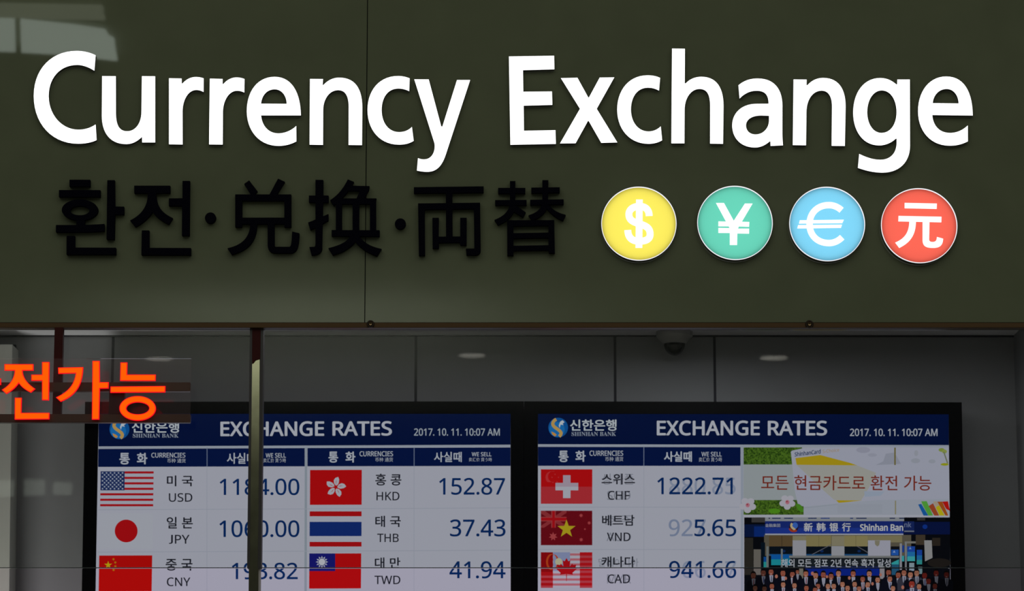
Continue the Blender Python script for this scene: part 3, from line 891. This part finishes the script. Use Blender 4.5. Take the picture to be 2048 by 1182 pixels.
s.shape([ell(1103, 1124, 11, 16), ell(1107, 1124, 11, 15)], (190, 70, 30))
s.disc(1117.5, 1124, 7.2, 7.6, (196, 192, 160))
leaf = [(0, -98), (18, -66), (36, -76), (30, -20), (56, -46), (60, -32), (92, -36), (84, -6), (98, 4), (56, 42), (60, 60), (4, 52), (4, 70), (2, 120), (-2, 120), (-4, 70), (-4, 52), (-60, 60), (-56, 42), (-98, 4), (-84, -6), (-92, -36), (-60, -32), (-56, -46), (-30, -20), (-36, -76), (-18, -66)]
s.poly([(1133 + x / 4.692, 1137 + y / 4.692) for x, y in leaf], (178, 16, 26))
tag(s.build('currency_flag', d2), 'red and white flag with a maple leaf, two flags fading behind it')

# ---- right display
s = layer(1)
s.poly([(1076, 828), (1897, 829), (1897.5, 891), (1076, 888.6)], NAVY)
s.poly([(1076, 893.8), (1481, 894.5), (1481, 931.8), (1076, 931.8)], NAVY2)
s.build('header_bar', d2)
s = layer(2)
s.poly([(1076, 888.6), (1897, 890.4), (1897, 895), (1076, 893.6)], LINE)
s.rect(1286.8, 894, 1288.4, 932, (110, 122, 150)).rect(1287.2, 932, 1288.2, 1400, FAINT)
s.rect(1481.4, 894, 1486.6, 1400, (158, 166, 182))
for y in (1014.6, 1099.2, 1184):
    s.rect(1076, y - .6, 1481, y + .6, FAINT)
s.build('grid_lines', d2)
layer(3).text('EXCHANGE', 1313.4, 841.4, 1519.5, 871.4, TXT, .026).build('title_word', d2)
layer(3).text('RATES', 1535.3, 841.6, 1654, 871.6, TXT, .026).build('title_word', d2)
layer(3).text('2017. 10. 11. 10:07 AM', 1699.5, 857.5, 1874.7, 872.6, (176, 182, 194), .02).build('date_text', d2)

# advert picture
GR = grass_glow('display_grass')
v7 = lambda x, y: (1480 + x / 7.882, 890 + y / 7.882)
v8 = lambda x, y: (1690 + x / 7.882, 890 + y / 7.882)
s = layer(2)
s.rect(1487, 894.7, 1897.6, 1030, (168, 172, 180))
s.rect(1487, 895, 1604, 929.2, GR)
s.rect(1487, 929.2, 1604, 1000.3, (160, 168, 172))
s.rect(1487, 1000.3, 1607, 1029.6, GR)
s.poly([(1583.5, 901.6), (1605, 897), (1680, 894.7), (1897.6, 894.7), (1897.6, 1030), (1608, 1030), (1607.5, 1013), (1596, 1011), (1590, 985), (1581.5, 904)], (172, 175, 192))
s.poly([(1607.5, 1013.5), (1672, 1007), (1760, 1000), (1897.6, 998), (1897.6, 1030), (1608.5, 1030)], (166, 172, 186))
s.poly([v7(1000, 990), v7(1540, 935), v7(1540, 942), v7(1005, 998)], (150, 158, 170))
s.poly([(1593, 929.8), (1713.5, 930.9), (1752, 946), (1738, 975), (1722, 1001), (1668, 1000), (1640, 975)], (170, 170, 164))
s.poly([(1590.6, 916.4), (1640.5, 910.3), (1700, 926), (1714, 931), (1593, 929.8)], (182, 158, 28))
s.poly([(1671.6, 1000.6), (1724, 1001.2), (1690, 1004.9), (1677.3, 1006)], (182, 158, 28))
s.disc(*v8(285, 80), 14, 6, (158, 160, 178)).disc(*v8(430, 160), 9, 3.5, (162, 165, 182)).poly([v8(640, 140), v8(780, 120), v8(880, 300), v8(480, 318), v8(600, 260)], (156, 160, 176)).disc(*v8(1110, 250), 9, 5, (160, 165, 178)).disc(*v8(1370, 260), 7, 4, (160, 165, 178)).disc(*v8(1120, 130), 4, 6, (162, 166, 178))
s.rect(1788.2, 895.5, 1791.2, 930.3, (118, 110, 60)).rect(1789.4, 1001.5, 1792, 1029, (146, 142, 112))
s.disc(*v8(1520, 80), 6, 3.8, (140, 158, 70)).disc(*v8(1565, 105), 5, 4, (150, 164, 80)).poly([v8(1545, 110), v8(1565, 110), v8(1625, 290), v8(1605, 295)], (120, 130, 100)).disc(*v8(1568, 308), 8, 2.6, (160, 164, 30))
for k in range(7):
    s.rect(1675, 1009 + k * 2.8, 1764, 1009.7 + k * 2.8, (154, 160, 172))
s.poly([v8(300, 730), v8(620, 735), v8(560, 800), v8(310, 820)], (160, 172, 192))
for c, cc in (((1495.2, 1010.6), 1.0), ((1574.5, 1004.6), .95)):
    for k in range(5):
        a = k * 2 * math.pi / 5 + .35
        s.disc(c[0] + 9.6 * cc * math.cos(a) * (1.05), c[1] + 9.6 * cc * math.sin(a), 7.2 * cc, 6.4 * cc, (184, 182, 194), 16)
    s.disc(c[0], c[1], 4.2, 4.4, (190, 120, 138), 14).disc(c[0] - .8, c[1] - 1.2, 1.6, 1.6, (150, 60, 66), 10)
s.disc(*v7(540, 1042), 12, 5, (84, 146, 30), 18).poly(parse('M880 930C930 915 1000 960 1000 1060C940 1070 880 1010 880 930Z', 1480, 890, 7.882)[0], (78, 140, 36))
for pts, c in (([(1150, 940), (1200, 930), (1310, 1115), (1235, 1115)], (26, 96, 168)), ([(1200, 890), (1285, 888), (1385, 1115), (1310, 1115), (1215, 935)], (90, 170, 66)),
               ([(1315, 965), (1385, 920), (1480, 1115), (1405, 1115)], (166, 74, 42)), ([(1385, 895), (1440, 890), (1480, 950), (1425, 985)], (180, 164, 142)),
               ([(1425, 985), (1480, 950), (1570, 1115), (1485, 1115)], (196, 182, 24)), ([(1450, 895), (1530, 895), (1625, 1115), (1580, 1115)], (170, 84, 26)),
               ([(1530, 895), (1620, 890), (1650, 1040), (1590, 1010)], (190, 24, 18))):
    s.poly([v8(*p) for p in pts], c)
s.text('모든 현금카드로 환전 가능', 1522, 951, 1862.3, 981, (126, 44, 30), .008, .004)
s.text('ShinhanCard', 1589, 901.5, 1641, 910.5, (40, 64, 104), .03, -.12)
s.text('S-Choice', 1645, 898, 1678, 905, (176, 146, 96), .0, -.10)
s.build('advert_picture', d2)

# group photo of a bank front
u4 = lambda x, y: (1480 + x / 7.777, 1030 + y / 7.777)
u5 = lambda x, y: (1690 + x / 7.777, 1030 + y / 7.777)
s = layer(2)
s.rect(1488.3, 1035, 1900, 1400, (10, 12, 18))
s.rect(1488.3, 1049, 1530, 1074, (10, 26, 66)).rect(1508, 1053, 1530, 1073.5, (12, 44, 118)).rect(1806, 1044, 1900, 1069, (10, 22, 66)).rect(1808, 1043, 1828, 1062, (24, 40, 96))
s.rect(1530, 1034.8, 1808, 1042.5, (146, 150, 156)).rect(1503, 1035, 1530, 1045, (64, 62, 62)).rect(1834, 1036, 1850, 1041, (60, 58, 58))
for a, b, dd in ((1537, 1540, 0), (1544, 1561, 30), (1568, 1586, 30), (1616, 1633, 40), (1641, 1659, 80), (1700, 1706, 60), (1712, 1733, 30), (1779, 1790, 20), (1798, 1808, 20)):
    s.rect(a, 1035.8, b, 1037.8, (20 + dd // 3, 30 + dd // 2, 60 + dd))
s.rect(1530, 1042.5, 1806.4, 1067.5, (26, 44, 118)).rect(1530, 1056, 1806.4, 1067.5, (32, 56, 146))
s.rect(1530, 1067.5, 1806.4, 1070.2, (168, 172, 184)).rect(1808, 1061.5, 1828, 1064, (120, 126, 140))
s.rect(1528, 1070.2, 1822, 1112, (96, 90, 76))
s.rect(1538, 1071.5, 1585, 1093, (96, 78, 52)).rect(1612, 1071.5, 1662, 1093, (140, 130, 88)).rect(1688, 1071.5, 1735, 1093, (146, 136, 94)).rect(1735, 1071.5, 1804, 1085, (136, 128, 96))
s.rect(1563, 1071.5, 1564, 1093, (60, 48, 34)).rect(1637, 1071.5, 1637.8, 1093, (112, 104, 72)).rect(1711, 1071.5, 1711.8, 1093, (112, 104, 72))
for a, b in ((1538, 1585), (1612, 1663), (1688, 1736)):
    s.rect(a, 1093, b, 1109, (12, 20, 30)).rect(a, 1108.4, b, 1111.4, (34, 84, 132))
    s.disc((a + b) / 2 + 6, 1102.5, 3.5, 2.6, (16, 44, 92), 12)
s.rect(1585, 1072, 1612, 1081, (140, 134, 106)).rect(1585, 1081, 1612, 1111.5, (160, 161, 170)).rect(1663, 1072, 1688, 1092, (142, 136, 112)).rect(1662.5, 1092.5, 1688.5, 1111.5, (158, 160, 168)).rect(1735.6, 1081, 1780.6, 1112, (168, 169, 184))
s.poly([u5(460, 400), u5(540, 400), u5(530, 470), u5(500, 492), u5(465, 460)], (136, 132, 112))
s.poly([u4(1110, 615), u4(1420, 455), u4(1420, 465), u4(1120, 622)], (104, 106, 116)).poly([u5(170, 485), u5(200, 490), u5(355, 580), u5(350, 592)], (92, 94, 104))
s.rect(1577, 1111.8, 1798, 1117, (128, 130, 130)).rect(1577, 1116, 1798, 1135, (28, 34, 40))
s.rect(1488.3, 1076, 1506, 1150, (44, 42, 38)).rect(1507, 1099, 1521.5, 1150, (110, 106, 100)).rect(1521.5, 1085, 1530, 1140, (8, 22, 34))
s.rect(1542, 1109.5, 1578, 1119, (16, 92, 170)).rect(1542, 1119, 1575, 1130.5, (30, 146, 160)).rect(1527, 1114, 1535, 1124, (14, 76, 150)).rect(1527, 1124, 1535, 1135, (40, 150, 150)).rect(1562, 1117, 1580, 1131, (24, 120, 150))
s.rect(1532.5, 1093, 1537, 1135, (116, 122, 122)).rect(1561.5, 1098, 1565.2, 1135, (116, 124, 128))
s.rect(1781, 1093, 1799, 1112, (18, 20, 26)).rect(1782, 1099.5, 1797, 1111, (36, 90, 178)).poly([(1782.5, 1126), (1797.5, 1119), (1797.5, 1129), (1782.5, 1129)], (54, 166, 170)).rect(1783, 1129, 1797.5, 1150, (36, 88, 118))
s.star(*u5(762, 575), 3.2, (150, 176, 220), 3, .4)
s.rect(1799, 1087, 1803.5, 1140, (146, 148, 158)).rect(1804, 1091, 1808, 1105, (26, 66, 156)).rect(1803, 1112, 1808, 1123, (60, 166, 174)).rect(1809, 1083, 1831, 1087, (130, 128, 122)).rect(1809.5, 1085, 1813, 1142, (132, 136, 142))
s.rect(1814, 1093, 1829.5, 1104, (30, 74, 170)).rect(1814, 1104, 1829.5, 1113, (36, 116, 180)).rect(1814, 1113, 1829.5, 1122.6, (64, 170, 176)).star(*u5(1010, 522), 3.4, (120, 156, 214), 3, .4)
s.rect(1833, 1100, 1843.7, 1111, (26, 70, 168)).rect(1833, 1111, 1843.7, 1120, (34, 112, 172)).rect(1833, 1120, 1843.7, 1129, (50, 150, 150)).rect(1818, 1126, 1828, 1142, (140, 160, 172)).rect(1836, 1134, 1844, 1148, (110, 140, 142))
s.rect(1831, 1070, 1850, 1090, (70, 60, 48)).poly([(1848, 1081), (1863, 1081), (1864.5, 1116), (1849.5, 1123)], (150, 150, 152)).rect(1864, 1076, 1880, 1092, (46, 40, 34)).disc(1878, 1126, 24, 9, (34, 30, 28), 18).disc(*u5(1240, 185), 5, 4.6, (16, 52, 140), 14)
s.disc(1587, 1055, 9.4, 9.6, (40, 26, 44), 24).disc(1589.5, 1051.5, 6, 6.4, (60, 104, 190), 18).poly(stroke('M-3 -8C-8 -2 -2 2 3 5', 4.2, 1587, 1055, 1.0), (196, 180, 140)).poly(stroke('M-8 2C-6 8 0 9 6 6', 4.2, 1587, 1055, 1.0), (166, 60, 34))
for ch, a, b in (('新', 1607.3, 1625), ('韩', 1632.6, 1651), ('银', 1658.6, 1676), ('行', 1683.6, 1701)):
    s.text(ch, a, 1046, b, 1063.4, (190, 192, 198), .025)
s.text('Shinhan Ban', 1719.6, 1048, 1806, 1062.3, (196, 198, 200), .035)
s.text('nk', 1808, 1044.5, 1822, 1055, (110, 122, 158), .02).text('金融集团', 1530, 1047.6, 1560, 1054.6, (160, 164, 176), .01)
s.rect(1610, 1134, 1758, 1151.5, (12, 36, 128)).rect(1759, 1133, 1768.5, 1158, (140, 140, 142))
s.rect(1598, 1136, 1606, 1160, (120, 118, 104))
s.text('해외 모든 점포 2년 연속 흑자 달성', 1562.3, 1118, 1780.6, 1135, (186, 190, 200), .012)
rnd = random.Random(3)
def person(x, y, k, dim=1.0, shirt=(170, 176, 190), suit=(14, 16, 28), face=None, low=False):
    f = face or rnd.choice([(176, 112, 86), (166, 96, 72), (184, 126, 98), (158, 90, 70)])
    D_ = lambda c: tuple(int(v * dim * .9) for v in c)
    s.poly([(x - 13 * k, y + 36), (x - 13.5 * k, y + 16 * k), (x - 9 * k, y + 9.5 * k), (x + 9 * k, y + 9.5 * k), (x + 13.5 * k, y + 16 * k), (x + 13 * k, y + 36)], D_(suit))
    if not low:
        s.poly([(x - 3.4 * k, y + 7 * k), (x + 4.2 * k, y + 7 * k), (x + 3 * k, y + 20 * k), (x + .6 * k, y + 24 * k), (x - 2 * k, y + 18 * k)], D_(shirt))
        s.poly([(x + .2 * k, y + 8.6 * k), (x + 1.6 * k, y + 8.6 * k), (x + 1.8 * k, y + 19 * k), (x + .8 * k, y + 22 * k), (x - .3 * k, y + 19 * k)], D_(rnd.choice([(40, 60, 120), (120, 40, 50), (60, 70, 90), (150, 156, 170)])))
    s.disc(x, y - 1.6 * k, 5.6 * k, 7.0 * k, D_((20, 16, 18)), 16)
    s.disc(x, y + .8 * k, 4.8 * k, 6.4 * k, D_(f), 16)
    s.poly([(x - 5 * k, y - 2.2 * k), (x - 4.2 * k, y - 6 * k), (x, y - 8.4 * k), (x + 4.4 * k, y - 6 * k), (x + 5 * k, y - 2 * k), (x + 3.4 * k, y - 4 * k), (x - 2.8 * k, y - 4.2 * k)], D_((20, 16, 18)))
    for q in (-1.9, 1.9):
        s.rect(x + (q - .9) * k, y - .9 * k, x + (q + .9) * k, y - .1 * k, D_((74, 40, 34)))
    s.disc(x, y + 4.2 * k, 1.7 * k, .9 * k, D_(rnd.choice([(196, 170, 160), (110, 44, 40)])), 8)
back = [(205, 940, .5), (360, 900, .62), (480, 885, 1), (665, 905, 1), (812, 925, 1), (890, 885, .9), (1020, 915, 1), (1172, 940, 1), (1292, 930, 1), (1412, 955, 1), (1527, 910, 1)]
back5 = [(122, 915, 1), (372, 915, 1), (672, 895, 1), (822, 935, 1), (910, 900, .95), (1010, 930, 1), (1108, 905, .9), (1230, 940, .7), (1410, 905, .55), (1570, 930, .42)]
for x, y, dm in back: person(*u4(x, y), 1.0 if x != 890 else .7, dm)
for x, y, dm in back5: person(*u5(x, y), 1.0, dm, face=(150, 46, 36) if x > 1200 else None, suit=(60, 62, 76) if x in (910, 1108) else (14, 16, 28))
for x, y in ((268, 1000), (500, 1010), (690, 995), (1290, 1030)): person(*u5(x, y), .95, .6 if x > 1200 else 1, face=(150, 50, 40) if x > 1200 else None)
person(*u5(1030, 1075), 1.15, 1, face=(160, 60, 46), suit=(50, 58, 90))
for x, y, w in ((560, 960, 3), (705, 990, 2.6), (1120, 915, 3), (1345, 965, 2.4), (1690, 985, 2.4)):
    s.disc(*u4(x, y), w, w * 1.3, (170, 112, 92), 10)
for x, y, w in ((60, 985, 2.8), (330, 1105, 3), (420, 1075, 2.6), (890, 1130, 3), (545, 935, 2.6)):
    s.disc(*u5(x, y), w, w * 1.3, (172, 112, 92), 10)
for x, y in ((230, 1140), (375, 1150), (490, 1110), (665, 1085), (840, 1100), (1025, 1140), (1205, 1110), (1360, 1110), (1450, 1110), (1585, 1080), (1665, 1150), (1160, 1170)):
    person(*u4(x, y), .92, .45 if x < 400 else 1, suit=(18, 20, 34))
for x, y in ((30, 1140), (140, 1080), (210, 1150), (345, 1085), (735, 1145), (1140, 1115), (1385, 1110)):
    person(*u5(x, y), .92, .5 if x > 1200 else 1, suit=(18, 20, 34), face=(150, 60, 48) if x > 1200 else None)
s.build('group_photo', d2)

# ------------------------------------------------------------------ the hall opposite, seen only as reflections
HZ = 6.0
def mirror_on_ceiling(px, py):
    d = ray(px, py)
    t = (HZ - CAM.z) / d.z
    p = CAM + d * t
    return Vector((p.x, -p.y, HZ))
def panel(pts, z, th=.02):
    bm = bmesh.new()
    lo = [bm.verts.new((p.x, p.y, z - th)) for p in pts]
    hi = [bm.verts.new((p.x, p.y, z)) for p in pts]
    bm.faces.new(lo); bm.faces.new(hi[::-1])
    n = len(pts)
    for i in range(n):
        bm.faces.new((lo[i], hi[i], hi[(i + 1) % n], lo[(i + 1) % n]))
    bmesh.ops.recalc_face_normals(bm, faces=bm.faces)
    return bm
M_hall = pbr('hall_ceiling_board', (120, 122, 112), 0.8)
bm = box_bm(-12, 12, -80, -7.0, HZ, HZ + .1)
struct('ceiling_hall', bm, M_hall)
sky = thing('ceiling_light', 'pale ceiling light panel of the hall, mirrored in the fascia corner', 'ceiling light', (-2.4, -10, HZ))
M_sky = glow('daylight_panel', (200, 214, 202), 4.6)
obj('light_panel', panel([mirror_on_ceiling(*p) for p in ((-330, 20), (30, 29), (31.5, 91), (-330, 80))], HZ - .02), M_sky, sky)
obj('light_panel', panel([mirror_on_ceiling(*p) for p in ((41, 30), (147, 41), (211, 51), (217, 62), (229, 69), (231, 88), (235, 109), (130, 97), (43, 92))], HZ - .02), M_sky, sky)
M_dim = glow('added_dim_glow', (196, 204, 180), 1.7)  # glowing bands added to give the faint stripes mirrored in the fascia
for q in (((-330, -9), (204, 2), (208, 9), (-330, 0)), ((-330, 6), (206, 15), (211, 27), (-330, 13))):
    obj('light_panel', panel([mirror_on_ceiling(*p) for p in q], HZ - .02), M_dim, sky)
far = thing('ceiling_light', 'row of pale far ceiling lights mirrored low in the glass beside the first board', 'ceiling light', (-4, -30, HZ))
M_far = glow('far_daylight_panel', (210, 222, 206), 2.0)
for q in (((-90, 957), (27, 957), (26, 986), (-90, 988)), ((48, 956), (89, 956), (88, 984), (47, 985)), ((106, 960), (143, 962), (142, 983), (105, 983))):
    obj('light_panel', panel([mirror_on_ceiling(*p) for p in q], HZ - .02), M_far, far)
M_down = glow('downlight_lamp', (255, 252, 236), 3.6)
for (px, py, where) in ((318, 714, 'above the hanging sign'), (944, 707, 'between the two boards'), (1548, 712, 'beside the domed camera')):
    c = mirror_on_ceiling(px, py)
    t = thing('downlight', 'round downlight of the hall mirrored as a streak %s' % where, 'downlight', (c.x, c.y, HZ), 'hall downlights mirrored in the glass')
    obj('lamp_lens', lathe_bm([(.13, HZ - .004), (.13, HZ - .010), (.12, HZ - .012)], c.x, c.y, 'Z', 40), M_down, t)
    bm = lathe_bm([(.133, HZ), (.155, HZ), (.155, HZ - .012), (.133, HZ - .014)], c.x, c.y, 'Z', 40, caps=False)
    obj('trim_ring', bm, M_housing, t)
